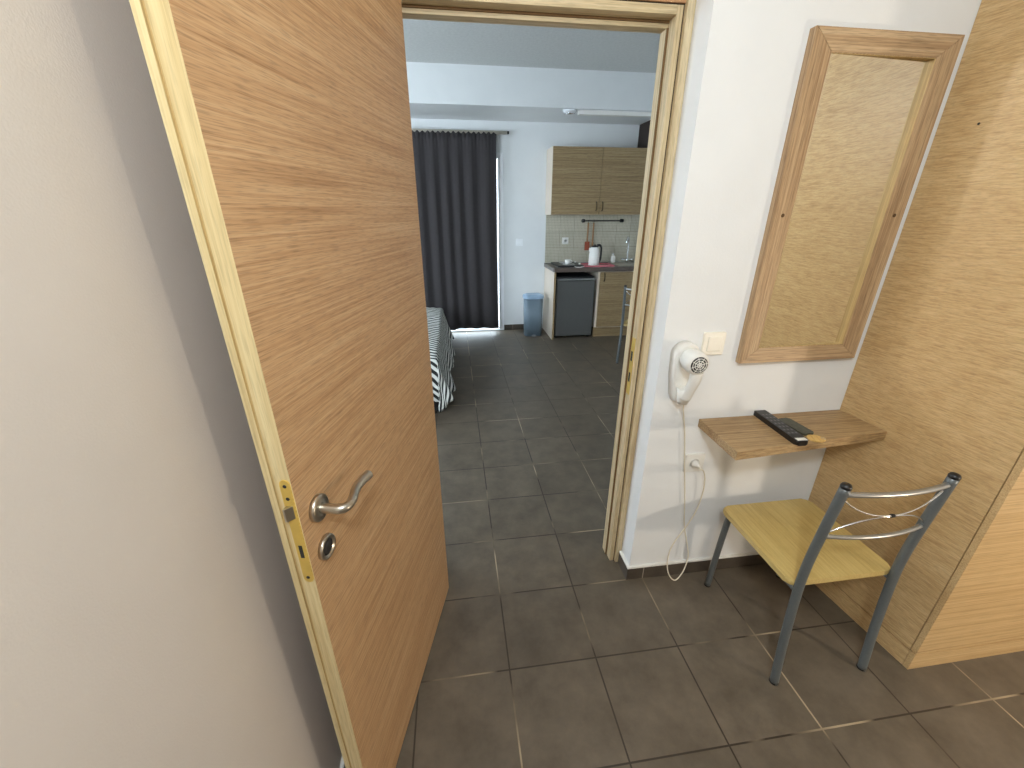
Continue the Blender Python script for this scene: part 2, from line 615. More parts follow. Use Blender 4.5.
# front wall of the far room with the window that lights it
WX0_, WX1_, WZ0, WZ1 = -2.9, -1.1, 0.8, 2.3
struct(boxes('wall_far_front', [(XFL, WX0_, 1.45, 1.60, 0, ZC), (WX1_, XL - 0.15, 1.45, 1.60, 0, ZC), (WX0_, WX1_, 1.45, 1.60, 0, WZ0), (WX0_, WX1_, 1.45, 1.60, WZ1, ZC), (XL - 0.15, XR + 0.15, 1.56, 1.60, 2.75, ZC)], plaster_far),
       'far room wall beside the doorway, with a window', 'wall')
# deep white beam across the far end
struct(boxes('trim_3', [(XFL, XR, 5.03, YB, 2.61, ZC)], plaster_far), 'deep white plaster beam under the far ceiling', 'beam')

# windows
w = bpy.data.objects.new('window_1', None)
C.objects.link(w)
struct(w, 'white balcony door behind the dark curtain', 'window')
bm = BM()
for t in ((OX1 - 0.012, OX1 + 0.055, YB - 0.014, YB + 0.02, 0, OZ1 + 0.05), (OX0 - 0.055, OX0 + 0.012, YB - 0.014, YB + 0.02, 0, OZ1 + 0.05), (OX0 + 0.012, OX1 - 0.012, YB - 0.014, YB + 0.02, OZ1 - 0.012, OZ1 + 0.05),
          (OX1 - 0.05, OX1 - 0.012, YB + 0.10, YB + 0.15, 0.03, OZ1), (OX0 + 0.012, OX0 + 0.05, YB + 0.10, YB + 0.15, 0.03, OZ1), (-0.30, -0.22, YB + 0.10, YB + 0.15, 0.03, OZ1),
          (OX0 + 0.05, OX1 - 0.05, YB + 0.10, YB + 0.15, 0.0, 0.035), (OX0 + 0.05, OX1 - 0.05, YB + 0.10, YB + 0.15, OZ1 - 0.06, OZ1)):
    box(bm, *t)
obj('window_frame', bm, upvc, w)
boxes('bright_threshold', [(OX0 + 0.012, OX1 - 0.012, YB - 0.02, YB + 0.10, 0.0, 0.012)], upvc, w)  # white strip added to brighten the gap under the curtain
boxes('pane', [(OX0 + 0.05, OX1 - 0.05, YB + 0.122, YB + 0.128, 0.035, OZ1 - 0.06)], glass_m, w)
w = bpy.data.objects.new('window_2', None)
C.objects.link(w)
struct(w, 'side window of the far room', 'window')
bm = BM()
for t in ((WX0_, WX0_ + 0.06, WZ0, WZ1), (WX1_ - 0.06, WX1_, WZ0, WZ1), (-2.03, -1.97, WZ0 + 0.06, WZ1 - 0.06), (WX0_ + 0.06, WX1_ - 0.06, WZ0, WZ0 + 0.06), (WX0_ + 0.06, WX1_ - 0.06, WZ1 - 0.06, WZ1)):
    box(bm, t[0], t[1], 1.49, 1.55, t[2], t[3])
obj('window_frame', bm, upvc, w)

w = bpy.data.objects.new('fill_window', None)  # unseen window, added so bluish light reaches the door recess
C.objects.link(w)
struct(w, 'unseen left window added to light the door recess', 'window')
bm = BM()
for t in ((LY0, LY0 + 0.06, 0.8, 2.3), (LY1 - 0.06, LY1, 0.8, 2.3), (LY0 + 0.06, LY1 - 0.06, 0.8, 0.86), (LY0 + 0.06, LY1 - 0.06, 2.24, 2.3)):
    box(bm, XFL - 0.1, XFL - 0.04, *t)
obj('window_frame', bm, upvc, w)

# baseboards of dark tile with a white bead on top
HB = 0.066
o = boxes('baseboard_partition', [(XJ - 0.012, XC + 0.1, YP - 0.010, YP, 0, HB), (XJ - 0.012, XJ, YP, 1.438, 0, HB)], skirt_m)
struct(o, 'dark tile skirting below the white partition', 'skirting')
boxes('top_bead', [(XJ - 0.012, XC + 0.02, YP - 0.010, YP, HB, HB + 0.009), (XJ - 0.012, XJ, YP, 1.438, HB, HB + 0.009)], bead_m, o)
o = boxes('baseboard_left', [(XL, XL + 0.011, -2.6, 1.33, 0, HB)], skirt_y)
struct(o, 'dark tile skirting along the left wall', 'skirting')
boxes('top_bead', [(XL, XL + 0.011, -2.6, 1.33, HB, HB + 0.009)], bead_m, o)
o = boxes('baseboard_back', [(OX1 + 0.056, 1.24, YB - 0.012, YB, 0, 0.075)], skirt_m)
struct(o, 'dark tile skirting under the far wall', 'skirting')

# ------------------------------------------------------------------ door frame and transom
bm = BM()
FT = 2.70
# right jamb: outer strip, dark gap, face strip, stop
box(bm, 0.7125, XJ, 1.440, 1.543, 0, FT, 0.002)
box(bm, 0.689, 0.7085, 1.455, 1.543, 0, 2.157, 0.0015)
box(bm, 0.6835, 0.689, 1.502, 1.543, 0, 2.116, 0.001)
# left jamb
box(bm, -0.20, -0.149, 1.440, 1.543, 0, FT, 0.002)
box(bm, -0.1465, -0.124, 1.455, 1.543, 0, 2.157, 0.0015)
box(bm, -0.124, -0.115, 1.502, 1.543, 0, 2.116, 0.001)
fr = obj('trim_1', bm, frame_v)
struct(fr, 'pale oak door frame around the doorway', 'door frame')
bm = BM()
box(bm, -0.124, 0.689, 1.455, 1.543, 2.134, 2.157, 0.0015)
box(bm, -0.124, 0.689, 1.502, 1.543, 2.116, 2.134, 0.001)
obj('head_rail', bm, frame_h, fr)
bm = BM()
box(bm, 0.7085, 0.7125, 1.4585, 1.543, 0, FT)
box(bm, -0.149, -0.1465, 1.4585, 1.543, 0, FT)
box(bm, -0.1465, 0.7085, 1.4585, 1.543, 2.1565, 2.1605)
obj('seal_gap', bm, dark_gap, fr)
bm = BM()
box(bm, 0.6825, 0.689, 1.496, 1.502, 0.0, 2.116, 0.001)
box(bm, -0.124, -0.1175, 1.496, 1.502, 0.0, 2.116, 0.001)
box(bm, -0.124, 0.689, 1.496, 1.502, 2.1275, 2.134, 0.001)
obj('rubber_seal', bm, seal_m, fr)
bm = BM()
box(bm, 0.6868, 0.6892, 1.462, 1.490, 0.90, 1.14, 0.001)
box(bm, 0.6862, 0.687, 1.470, 1.484, 1.045, 1.085, 0, 1)
box(bm, 0.6862, 0.687, 1.470, 1.484, 0.955, 0.995, 0, 1)
s = obj('strike_plate', bm, [brass, socket_dark], fr)
s['label'] = 'brass strike plate'
o = boxes('trim_2', [(-0.149, 0.712, 1.452, 1.56, 2.1605, FT - 0.08)], trans_m)
struct(o, 'orange oak panel above the doorway', 'transom panel')

# ------------------------------------------------------------------ the open door
DT, DW, DH = 0.047, 0.80, 2.125
door = bpy.data.objects.new('door_1', None)
C.objects.link(door)
door.location = (-0.1, 1.397, 0)
door.rotation_euler = (0, 0, math.atan2(-0.97021591, -0.24224181))
struct(door, 'open oak veneered door with a nickel lever handle', 'door')
bm = BM()
prof = [(0.0, 0.0), (DW, 0.0), (DW, -0.0292), (DW - 0.003, -0.0297), (DW - 0.003, -0.0340), (DW, -0.0345), (DW, -DT), (0.0, -DT)]
fs = prism(bm, prof, 0.008, DH)
bm.normal_update()
for f in fs:
    c = f.calc_center_median()
    if abs(f.normal.y) > 0.9 and (abs(c.y) < 1e-4 or abs(c.y + DT) < 1e-4):
        f.material_index = 0
    elif c.x > DW - 0.0045 and -0.0348 < c.y < -0.029:
        f.material_index = 2
    else:
        f.material_index = 1
obj('door_leaf', bm, [door_m, door_edge_m, groove_m], door)
HX, HZ = 0.750, 1.082
bm = BM()
lathe(bm, [(0.0, 0.0), (0.0265, 0.0), (0.0265, 0.008), (0.0245, 0.010), (0.012, 0.0105), (0.0, 0.0105)], (HX, 0, HZ), (0, 1, 0), 32)
lh = obj('lever_handle', bm, steel, door)
bm = BM()
pts = spline([(HX, 0.008, HZ), (HX, 0.030, HZ), (HX - 0.001, 0.046, HZ), (HX - 0.010, 0.056, HZ), (HX - 0.028, 0.057, HZ + 0.001), (HX - 0.060, 0.050, HZ + 0.003), (HX - 0.088, 0.050, HZ + 0.003), (HX - 0.114, 0.054, HZ + 0.001)], 6)
rr = [0.0098 if i < 14 else 0.0098 - 0.0012 * math.sin(min(1, (i - 14) / 20) * PI) for i in range(len(pts))]
rr[-1] = 0.006
tube(bm, pts, rr, 14)
obj('lever', bm, steel, lh)
bm = BM()
lathe(bm, [(0.0, 0.0), (0.0255, 0.0), (0.0255, 0.007), (0.024, 0.009), (0.0195, 0.0092), (0.018, 0.006), (0.0, 0.006)], (0.752, 0, 0.988), (0, 1, 0), 32)
ke = obj('key_escutcheon', bm, steel, door)
bm = BM()
lathe(bm, [(0.0, 0.0), (0.0165, 0.0), (0.0165, 0.0008), (0.0, 0.0008)], (0.752, 0.006, 0.988), (0, 1, 0), 16)
box(bm, 0.7480, 0.7560, 0.006, 0.0072, 0.975, 0.993)
obj('keyhole', bm, socket_dark, ke)
bm = BM()
pl = [(x, z) for x, z in rrect(-0.0205, -0.0015, 0.947, 1.180, 0.009)]
va = [bm.verts.new((DW - 0.001, y, z)) for y, z in pl]
vb = [bm.verts.new((DW + 0.0022, y, z)) for y, z in pl]
bm.faces.new(va)
bm.faces.new(list(reversed(vb)))
for i in range(len(pl)):
    j = (i + 1) % len(pl)
    bm.faces.new((va[i], va[j], vb[j], vb[i]))
fp = obj('lock_faceplate', bm, brass, door)
fp['label'] = 'brass lock faceplate'
bm = BM()
box(bm, DW + 0.002, DW + 0.0028, -0.0145, -0.0075, 1.008, 1.037)
for zz in (1.168, 0.959, 1.142):
    lathe(bm, [(0.0, 0.0), (0.0034, 0.0), (0.0034, 0.0008), (0, 0.0008)], (DW + 0.002, -0.011, zz), (1, 0, 0), 12)
obj('bolt_slot', bm, socket_dark, fp)
bm = BM()
a = [(DW, -0.0185), (DW + 0.0135, -0.0175), (DW + 0.0135, -0.014), (DW, -0.0040)]
prism(bm, a, 1.100, 1.127, 0, 0.0008)
obj('latch_bolt', bm, steel, fp)
for zz in (0.25, 1.05, 1.85):
    bm = BM()
    lathe(bm, [(0, -0.045), (0.007, -0.045), (0.008, -0.04), (0.008, 0.04), (0.007, 0.045), (0, 0.045)], (-0.012, -0.025, zz), (0, 0, 1), 16)
    box(bm, -0.004, 0.0, -0.04, -0.01, zz - 0.04, zz + 0.04)
    obj('hinge', bm, brass, door)

# ------------------------------------------------------------------ mirror
mx0, mx1, mz0, mz1 = 1.043, 1.530, 1.072, 2.080
fw = 0.068
t = thing('wall_mirror', 'tall mirror in a wide oak frame hanging on the white wall', 'mirror', ((mx0 + mx1) / 2, YP, mz0))
ox, oz = (mx0 + mx1) / 2, mz0
hx, hz = (mx1 - mx0) / 2, mz1 - mz0


def mitre(bm, p0, p1, q0, q1, mi):
    """one frame rail: outer edge p0-p1, inner edge q0-q1 in x,z; front slopes in a little"""
    yb, yf, yi = 0.0, -0.026, -0.022
    A = [bm.verts.new((p0[0], yb, p0[1])), bm.verts.new((p1[0], yb, p1[1])), bm.verts.new((q1[0], yb, q1[1])), bm.verts.new((q0[0], yb, q0[1]))]
    B = [bm.verts.new((p0[0], yf, p0[1])), bm.verts.new((p1[0], yf, p1[1])), bm.verts.new((q1[0], yi, q1[1])), bm.verts.new((q0[0], yi, q0[1]))]
    fs = [bm.faces.new(A), bm.faces.new(B)]
    for i in range(4):
        j = (i + 1) % 4
        fs.append(bm.faces.new((A[i], A[j], B[j], B[i])))
    for f in fs:
        f.material_index = mi
    bmesh.ops.bevel(bm, geom=[e for e in fs[1].edges], offset=0.0015, segments=2, affect='EDGES')


bm = BM()
o4 = [(-hx, 0), (hx, 0), (hx, hz), (-hx, hz)]
i4 = [(-hx + fw, fw - 0.010), (hx - fw, fw - 0.010), (hx - fw, hz - fw + 0.010), (-hx + fw, hz - fw + 0.010)]
for k in range(4):
    mitre(bm, o4[k], o4[(k + 1) % 4], i4[k], i4[(k + 1) % 4], 1 if k % 2 == 0 else 0)
obj('frame', bm, [mirror_v, mirror_h], t)
bm = BM()
prism(bm, [(-hx + fw - 0.003, -0.0205), (hx - fw + 0.001, -0.0060), (hx - fw + 0.001, -0.0020), (-hx + fw - 0.003, -0.0165)], fw - 0.014, hz - fw + 0.014)
obj('glass', bm, mirror_glass, t)
bm = BM()
gx0, gx1, gz0, gz1 = -hx + fw, hx - fw, fw - 0.010, hz - fw + 0.010
for a_ in ((gx1 - 0.0018, gx1, gz0, gz1), (gx0 + 0.0018, gx1 - 0.0018, gz0, gz0 + 0.0018), (gx0 + 0.0018, gx1 - 0.0018, gz1 - 0.0018, gz1)):
    box(bm, a_[0], a_[1], -0.0215, -0.002, a_[2], a_[3], 0.0008)
obj('glass_edge', bm, groove_m, t)['label'] = 'thin golden glass edge'
for sx in (-1, 1):
    bm = BM()
    lathe(bm, [(0, 0), (0.006, 0), (0.006, 0.002), (0.004, 0.003), (0, 0.0032)], (sx * (hx - fw * 0.5), -0.0235, 0.515), (0, -1, 0), 16)
    obj('screw', bm, screw_m, t)

# ------------------------------------------------------------------ switch and sockets


def plate(bm, w, h, d, r, y=0.0, mi=0, cx=0, cz=0):
    pl = rrect(cx - w / 2, cx + w / 2, cz - h / 2, cz + h / 2, r)
    a = [bm.verts.new((x, y, z)) for x, z in pl]
    k = 0.0015
    c = [bm.verts.new((x, y - d + k, z)) for x, z in pl]
    pl2 = rrect(cx - w / 2 + k, cx + w / 2 - k, cz - h / 2 + k, cz + h / 2 - k, max(r - k, 0.0005))
    e = [bm.verts.new((x, y - d, z)) for x, z in pl2]
    n = len(pl)
    fs = [bm.faces.new(a), bm.faces.new(e)]
    for i in range(n):
        j = (i + 1) % n
        fs.append(bm.faces.new((a[i], a[j], c[j], c[i])))
        fs.append(bm.faces.new((c[i], c[j], e[j], e[i])))
    for f in fs:
        f.material_index = mi


def switch(label, loc, size=0.082, mat=None, matr=None, group=None):
    t = thing('light_switch', label, 'light switch', loc)
    bm = BM()
    plate(bm, size, size, 0.010, 0.006)
    obj('plate', bm, mat or ivory_p, t)
    bm = BM()
    plate(bm, size * 0.62, size * 0.62, 0.005, 0.003, -0.0095)
    obj('rocker', bm, matr or ivory_p, t)
    return t


def socket(label, loc, size=0.08):
    t = thing('wall_socket', label, 'wall socket', loc)
    bm = BM()
    plate(bm, size, size, 0.009, 0.006)
    obj('plate', bm, white_p, t)
    bm = BM()
    lathe(bm, [(0.0225, 0.0), (0.0225, 0.0028), (0.0195, 0.0028), (0.0185, -0.0), (0, -0.0)], (0, -0.009, 0), (0, -1, 0), 28)
    ins = obj('insert', bm, white_p, t)
    bm = BM()
    for sx in (-1, 1):
        lathe(bm, [(0, 0), (0.0032, 0), (0.0032, 0.0008), (0, 0.0008)], (sx * 0.0095, -0.009, 0), (0, -1, 0), 12)
    obj('pin_hole', bm, socket_dark, ins)
    return t


switch('ivory light switch on the white wall right of the hair dryer', (0.934, YP, 1.150), 0.086)
socket('white wall socket below the hair dryer with its plug in', (0.955, YP, 0.628), 0.086)

# ------------------------------------------------------------------ hair dryer in its holder
hd = (0.824, YP, 1.06)
t = thing('hair_dryer_holder', 'white rounded plastic wall holder behind the hair dryer', 'holder', hd)
bm = BM()
pl = []
for i in range(13):
    a = PI * i / 12
    pl.append((0.050 * math.cos(a), 0.055 + 0.050 * math.sin(a)))
pl += [(-0.046, -0.02), (-0.034, -0.105), (-0.020, -0.132), (0.020, -0.132), (0.036, -0.105), (0.046, -0.02)]
A = [bm.verts.new((x, 0, z)) for x, z in pl]
B = [bm.verts.new((x * 0.98, -0.030, z * 0.98)) for x, z in pl]
D = [bm.verts.new((x * 0.86, -0.040, z * 0.90)) for x, z in pl]
n = len(pl)
bm.faces.new(A)
bm.faces.new(D)
for i in range(n):
    j = (i + 1) % n
    f = bm.faces.new((A[i], A[j], B[j], B[i]))
    f.smooth = True
    f = bm.faces.new((B[i], B[j], D[j], D[i]))
    f.smooth = True
obj('back_plate', bm, white_p, t)
bm = BM()
# cup that carries the handle
prof = [(x, y) for x, y in rrect(-0.033, 0.033, -0.083, -0.036, 0.02)]
A = [bm.verts.new((x * 1.0, y, -0.060)) for x, y in prof]
B = [bm.verts.new((x * 0.55, -0.036 + (y + 0.036) * 0.55, -0.128)) for x, y in prof]
bm.faces.new(A)
bm.faces.new(B)
for i in range(len(prof)):
    j = (i + 1) % len(prof)
    f = bm.faces.new((A[i], A[j], B[j], B[i]))
    f.smooth = True
obj('handle_cup', bm, white_p, t)

dr = thing('hair_dryer', 'white corded hair dryer hanging in its wall holder', 'hair dryer', (0.824, YP, 1.06))
bm = BM()
# barrel: axis out from the wall, slightly to the right and down
ax = Vector((-0.06, -1.0, -0.03)).normalized()
bo = Vector((-0.004, -0.043, 0.056))
lathe(bm, [(0.0, 0.0), (0.026, 0.0), (0.036, 0.012), (0.041, 0.03), (0.0415, 0.055), (0.040, 0.070), (0.034, 0.080), (0.030, 0.081), (0.0, 0.081)], bo, ax, 32)
obj('barrel', bm, white_p, dr)
bm = BM()
ge = bo + ax * 0.081
lathe(bm, [(0.0, 0.0), (0.030, 0.0), (0.029, 0.0022), (0.0, 0.003)], ge, ax, 28)
g = obj('intake_grille', bm, black_p, dr)
g['label'] = 'black intake grille'
bm = BM()
u = ax.cross(Vector((0, 0, 1))).normalized()
v = ax.cross(u)
for rad in (0.008, 0.016, 0.024):
    ring = [ge + ax * 0.003 + u * rad * math.cos(2 * PI * k / 24) + v * rad * math.sin(2 * PI * k / 24) for k in range(25)]
    tube(bm, ring, 0.0014, 6)
for k in range(4):
    a = PI * k / 4 + 0.3
    tube(bm, [ge + ax * 0.0032 - (u * math.cos(a) + v * math.sin(a)) * 0.029, ge + ax * 0.0032 + (u * math.cos(a) + v * math.sin(a)) * 0.029], 0.0012, 6)
obj('grille_bars', bm, white_p, g)
bm = BM()
hp = spline([(0.004, -0.098, 0.018), (0.004, -0.094, -0.02), (0.001, -0.080, -0.06), (-0.001, -0.066, -0.10)], 5)
tube(bm, hp, [0.0195 - 0.004 * i / len(hp) for i in range(len(hp))], 18, flat=1.15)
obj('handle', bm, white_p, dr)
bm = BM()


def W(p):
    return (p[0] - 0.824, p[1] - YP, p[2] - 1.06)


cpts = [(0.823, 1.277, 0.965), (0.829, 1.288, 0.92), (0.855, 1.318, 0.87), (0.880, 1.326, 0.78), (0.904, 1.327, 0.64), (0.930, 1.327, 0.50), (0.948, 1.327, 0.39), (0.962, 1.326, 0.30), (0.985, 1.316, 0.21), (0.995, 1.302, 0.14), (0.980, 1.290, 0.075), (0.948, 1.278, 0.034), (0.922, 1.277, 0.036), (0.900, 1.287, 0.075), (0.898, 1.304, 0.13), (0.912, 1.316, 0.19), (0.938, 1.322, 0.24),
        (0.970, 1.323, 0.30), (1.002, 1.322, 0.39), (1.012, 1.320, 0.49), (1.000, 1.312, 0.565), (0.978, 1.300, 0.610), (0.963, 1.296, 0.622), (0.955, 1.303, 0.628)]
tube(bm, [W(p) for p in spline(cpts, 6)], 0.0026, 8)
obj('cord', bm, cream_cord, dr)
bm = BM()
lathe(bm, [(0, 0.0), (0.0165, 0.0), (0.0165, 0.006), (0.010, 0.014), (0.006, 0.030), (0.004, 0.034), (0, 0.034)], W((0.955, YP - 0.0095, 0.628)), (0.05, -1, 0.1), 20)
pg = obj('plug', bm, white_p, dr)

# ------------------------------------------------------------------ shelf and what lies on it
bm = BM()
prism(bm, [(0.941, YP - 0.001), (0.936, 1.095), (1.5872, 1.150), (1.5695, YP - 0.001)], 0.799, 0.834, 0, 0.0015)
tag(obj('floating_shelf', bm, shelf_m), 'thick oak shelf fixed to the white wall under the mirror', 'shelf')

ZS = 0.8345
t = thing('remote_control', 'long black remote control lying on the oak shelf', 'remote control', (1.196, 1.232, ZS), math.radians(-3))
bm = BM()
prof = rrect(-0.024, 0.024, -0.132, 0.132, 0.011)
prism(bm, prof, 0.0, 0.020, 0, 0.004)
obj('body', bm, black_p, t)
for r in range(7):
    for c in range(3):
        bm = BM()
        x, y = -0.014 + 0.014 * c, -0.075 + r * 0.024
        box(bm, x - 0.004, x + 0.004, y - 0.005, y + 0.005, 0.0195, 0.0215, 0.0008)
        obj('button', bm, remote_btn, t)
bm = BM()
box(bm, -0.018, 0.018, -0.1308, -0.1285, 0.004, 0.016, 0.0005)
box(bm, -0.019, 0.019, -0.128, -0.110, 0.0195, 0.0206, 0.0004)
e = obj('end_strip', bm, white_p, t)
e['label'] = 'silver white end strip'
bm = BM()
prism(bm, rrect(-0.026, 0.026, -0.062, 0.062, 0.008), 0, 0.009, 0, 0.003)
o = obj('pouch', bm, card_m)
o.location = (1.266, 1.226, ZS)
o.rotation_euler = (0, 0, math.radians(4))
tag(o, 'small flat olive pouch beside the black remote on the shelf', 'pouch')
bm = BM()
fob = [(0.030 * math.cos(a) * (1 + 0.15 * math.cos(a)), 0.024 * math.sin(a)) for a in [2 * PI * i / 28 for i in range(28)]]
prism(bm, fob, 0, 0.006, 0, 0.0015)
k = thing('key_fob', 'pale wooden key fob on the shelf by the remote', 'key fob', (1.270, 1.136, ZS), math.radians(-20))
obj('tag', bm, fob_m, k)
bm = BM()
ring = [(0.026 + 0.007 * math.cos(2 * PI * i / 20), 0.007 * math.sin(2 * PI * i / 20), 0.0066) for i in range(21)]
tube(bm, ring, 0.0009, 6)
obj('ring', bm, steel, k)

# ------------------------------------------------------------------ chair


def make_chair(label):
    t = thing('dining_chair', label, 'chair')
    # origin: middle between the rear feet
    HWc = 0.183
    bm = BM()
    prism(bm, rrect(-0.206, 0.198, 0.048, 0.438, 0.028), 0.428, 0.450, 0, 0.006)
    obj('seat', bm, seat_m, t)
    for s in (-1, 1):
        bm = BM()
        pts = spline([(s * HWc, 0.0, 0.0), (s * HWc, 0.020, 0.20), (s * HWc, 0.034, 0.40), (s * HWc, 0.036, 0.53), (s * HWc, 0.026, 0.68), (s * HWc, 0.010, 0.865)], 6)
        tube(bm, pts, 0.0145, 16)
        leg = obj('leg', bm, lead, t)
        bm = BM()
        lathe(bm, [(0.0, -0.003), (0.0148, -0.003), (0.0148, 0.003), (0.012, 0.009), (0.006, 0.012), (0.0, 0.0125)], (s * HWc, 0.010, 0.866), (0, -0.09, 1), 20)
        obj('cap', bm, black_p, leg)['label'] = 'black end cap'
        bm = BM()
        lathe(bm, [(0, 0), (0.0152, 0), (0.0152, 0.006), (0, 0.007)], (s * HWc, 0.0008, 0.0), (0, 0.1, 1), 16)
        obj('foot_cap', bm, black_rub, leg)
    for s in (-1, 1):
        bm = BM()
        pts = [(s * 0.183, 0.430, 0.0), (s * 0.183, 0.418, 0.24), (s * 0.180, 0.408, 0.428)]
        tube(bm, spline(pts, 5), 0.0125, 16)
        leg = obj('leg', bm, lead, t)
        bm = BM()
        lathe(bm, [(0, 0), (0.0132, 0), (0.0132, 0.006), (0, 0.007)], (s * 0.183, 0.430, 0.0), (0, -0.05, 1), 16)
        obj('foot_cap', bm, black_rub, leg)
    bm = BM()
    for s in (-1, 1):
        tube(bm, [(s * HWc, 0.040, 0.418), (s * 0.178, 0.405, 0.418)], 0.0095, 10)
    tube(bm, [(-HWc, 0.20, 0.418), (HWc, 0.20, 0.418)], 0.0095, 10)
    tube(bm, [(-0.178, 0.405, 0.418), (0.178, 0.405, 0.418)], 0.0095, 10)
    obj('seat_frame', bm, lead, t)

    def arc(z, y0, sag, r, fl=None):
        pts = []
        for i in range(17):
            q = -1 + 2 * i / 16
            pts.append((q * HWc, y0 - sag * (1 - q * q), z))
        return pts
    bm = BM()
    tube(bm, arc(0.838, 0.012, 0.022, 0.009), 0.0085, 12)
    obj('top_rail', bm, rail_m, t)
    bm = BM()
    tube(bm, arc(0.668, 0.027, 0.026, 0.007), 0.0070, 12)
    obj('lower_rail', bm, rail_m, t)
    for zc, z0, y0 in ((0.754, 0.826, 0.014), (0.752, 0.674, 0.026)):
        bm = BM()
        pts = []
        for i in range(21):
            q = -1 + 2 * i / 20
            w_ = 1 - abs(q) ** 2.3
            pts.append((q * HWc, y0 + (0.019 - y0) * w_ - 0.024 * (1 - q * q), z0 + (zc - z0) * w_))
        tube(bm, pts, 0.0028, 8)
        obj('wire_bow', bm, chrome, t)
    bm = BM()
    tube(bm, [(-0.006, -0.005, 0.753), (0.006, -0.005, 0.753)], 0.0055, 10)
    obj('wire_clip', bm, black_rub, t)
    return t


def copy_tree(o, parent=None):
    c = o.copy()
    C.objects.link(c)
    if parent:
        c.parent = parent
    for ch in list(o.children):
        copy_tree(ch, c)
    return c


ch = make_chair('grey metal chair with a yellow wooden seat under the oak shelf')
ch.location = (1.272, 0.825, 0)
ch.rotation_euler = (0, 0, 0)
ch2 = copy_tree(ch)
ch2['label'] = 'grey metal chair in the far room, half hidden by the door frame'
th = math.radians(-42)
ch2.location = (1.790 + 0.18 * math.cos(th), 4.20 + 0.18 * math.sin(th), 0)
ch2.rotation_euler = (0, 0, th)

# ------------------------------------------------------------------ wardrobe
WX0, WY = 1.622, 0.797
wd = thing('wardrobe', 'tall oak veneered wardrobe at the right of the chair', 'wardrobe', (0, 0, 0))
ZP = 0.080
ZT = 2.62
bm = BM()
k = (XC - WX0) / (YP - WY)


def sx(y):
    return WX0 + k * (y - WY)


prism(bm, [(sx(WY + 0.021), WY + 0.021), (sx(YP) + 0.000, YP - 0.002), (3.55, YP - 0.002), (3.55, WY + 0.021)], ZP + 0.005, ZT, 0, 0.0008)
obj('side_panel', bm, ward_side, wd)
bm = BM()
prism(bm, [(sx(WY + 0.019), WY + 0.019), (sx(YP), YP - 0.012), (3.55, YP - 0.012), (3.55, WY + 0.019)], 0.0, ZP, 0, 0.0006)
obj('plinth', bm, ward_side, wd)
bm = BM()
prism(bm, [(sx(WY) + 0.000, WY), (sx(WY + 0.0175), WY + 0.0175), (3.55, WY + 0.0175), (3.55, WY)], 0.0, ZP, 0, 0.0006)
obj('plinth_front', bm, ward_front, wd)
bm = BM()
prism(bm, [(sx(WY + 0.012) + 0.008, WY + 0.008), (sx(YP) + 0.008, YP - 0.02), (3.54, YP - 0.02), (3.54, WY + 0.008)], ZP - 0.004, ZP + 0.010)
obj('shadow_gap', bm, dark_gap, wd)  # dark box colours in the shade of the plinth seam
x = WX0
for i, wdt in enumerate((0.62, 0.64, 0.64)):
    bm = BM()
    x1 = x + wdt
    prism(bm, [(x + (0.0 if i == 0 else 0.0015), WY), (x + (0.0 if i == 0 else 0.0015), WY + 0.0185), (x1 - 0.0015, WY + 0.0185), (x1 - 0.0015, WY)], ZP + 0.005, ZT, 0, 0.0008)
    d = obj('door', bm, ward_front, wd)
    bm = BM()
    hx_ = x1 - 0.06
    tube(bm, spline([(hx_, WY + 0.002, 1.00), (hx_, WY - 0.028, 1.00), (hx_, WY - 0.028, 1.16), (hx_, WY + 0.002, 1.16)], 4), 0.005, 10)
    obj('handle', bm, steel, d)
    x = x1
bm = BM()
lathe(bm, [(0, 0), (0.0035, 0), (0.0035, 0.001), (0, 0.001)], (sx(1.232) - 0.0002, 1.232, 1.842), (-1, -0.09, 0), 12)
obj('screw_hole', bm, socket_dark, wd)

# ------------------------------------------------------------------ lamps of the near room (outside the frame)
t = thing('pendant_lamp', 'white pendant lamp fitting hanging from the near ceiling', 'lamp', (CEIL_LAMP[0], CEIL_LAMP[1], 2.75))
bm = BM()
lathe(bm, [(0, 0), (0.05, 0), (0.05, -0.02), (0.01, -0.03), (0, -0.03)], (0, 0, 0), (0, 0, 1), 20)
tube(bm, [(0, 0, -0.02), (0, 0, -0.34)], 0.004, 8)
lathe(bm, [(0, -0.32), (0.02, -0.32), (0.022, -0.37), (0, -0.37)], (0, 0, 0), (0, 0, 1), 16)
obj('cable', bm, white_p, t)

t = thing('shadow_table', 'unseen low oak table added to cast the low shadow, right of the photographer', 'table', (2.25, -0.33, 0))  # table added out of view to block the lamp's low light
boxes('top', [(-0.22, 0.22, -0.2, 0.22, 0.50, 0.53)], ward_front, t, 0.002)
boxes('carcass', [(-0.20, 0.20, -0.18, 0.20, 0.06, 0.50)], ward_front, t, 0.002)
boxes('plinth', [(-0.18, 0.18, -0.16, 0.18, 0.0, 0.06)], ward_side, t)
t = thing('table_lamp', 'small bedside lamp standing on the low oak table', 'lamp', (2.25, -0.28, 0.53))
bm = BM()
lathe(bm, [(0, 0), (0.06, 0), (0.058, 0.012), (0.015, 0.02), (0.01, 0.10), (0.018, 0.15), (0.018, 0.19), (0, 0.19)], (0, 0, 0), (0, 0, 1), 24)
obj('base', bm, steel, t)

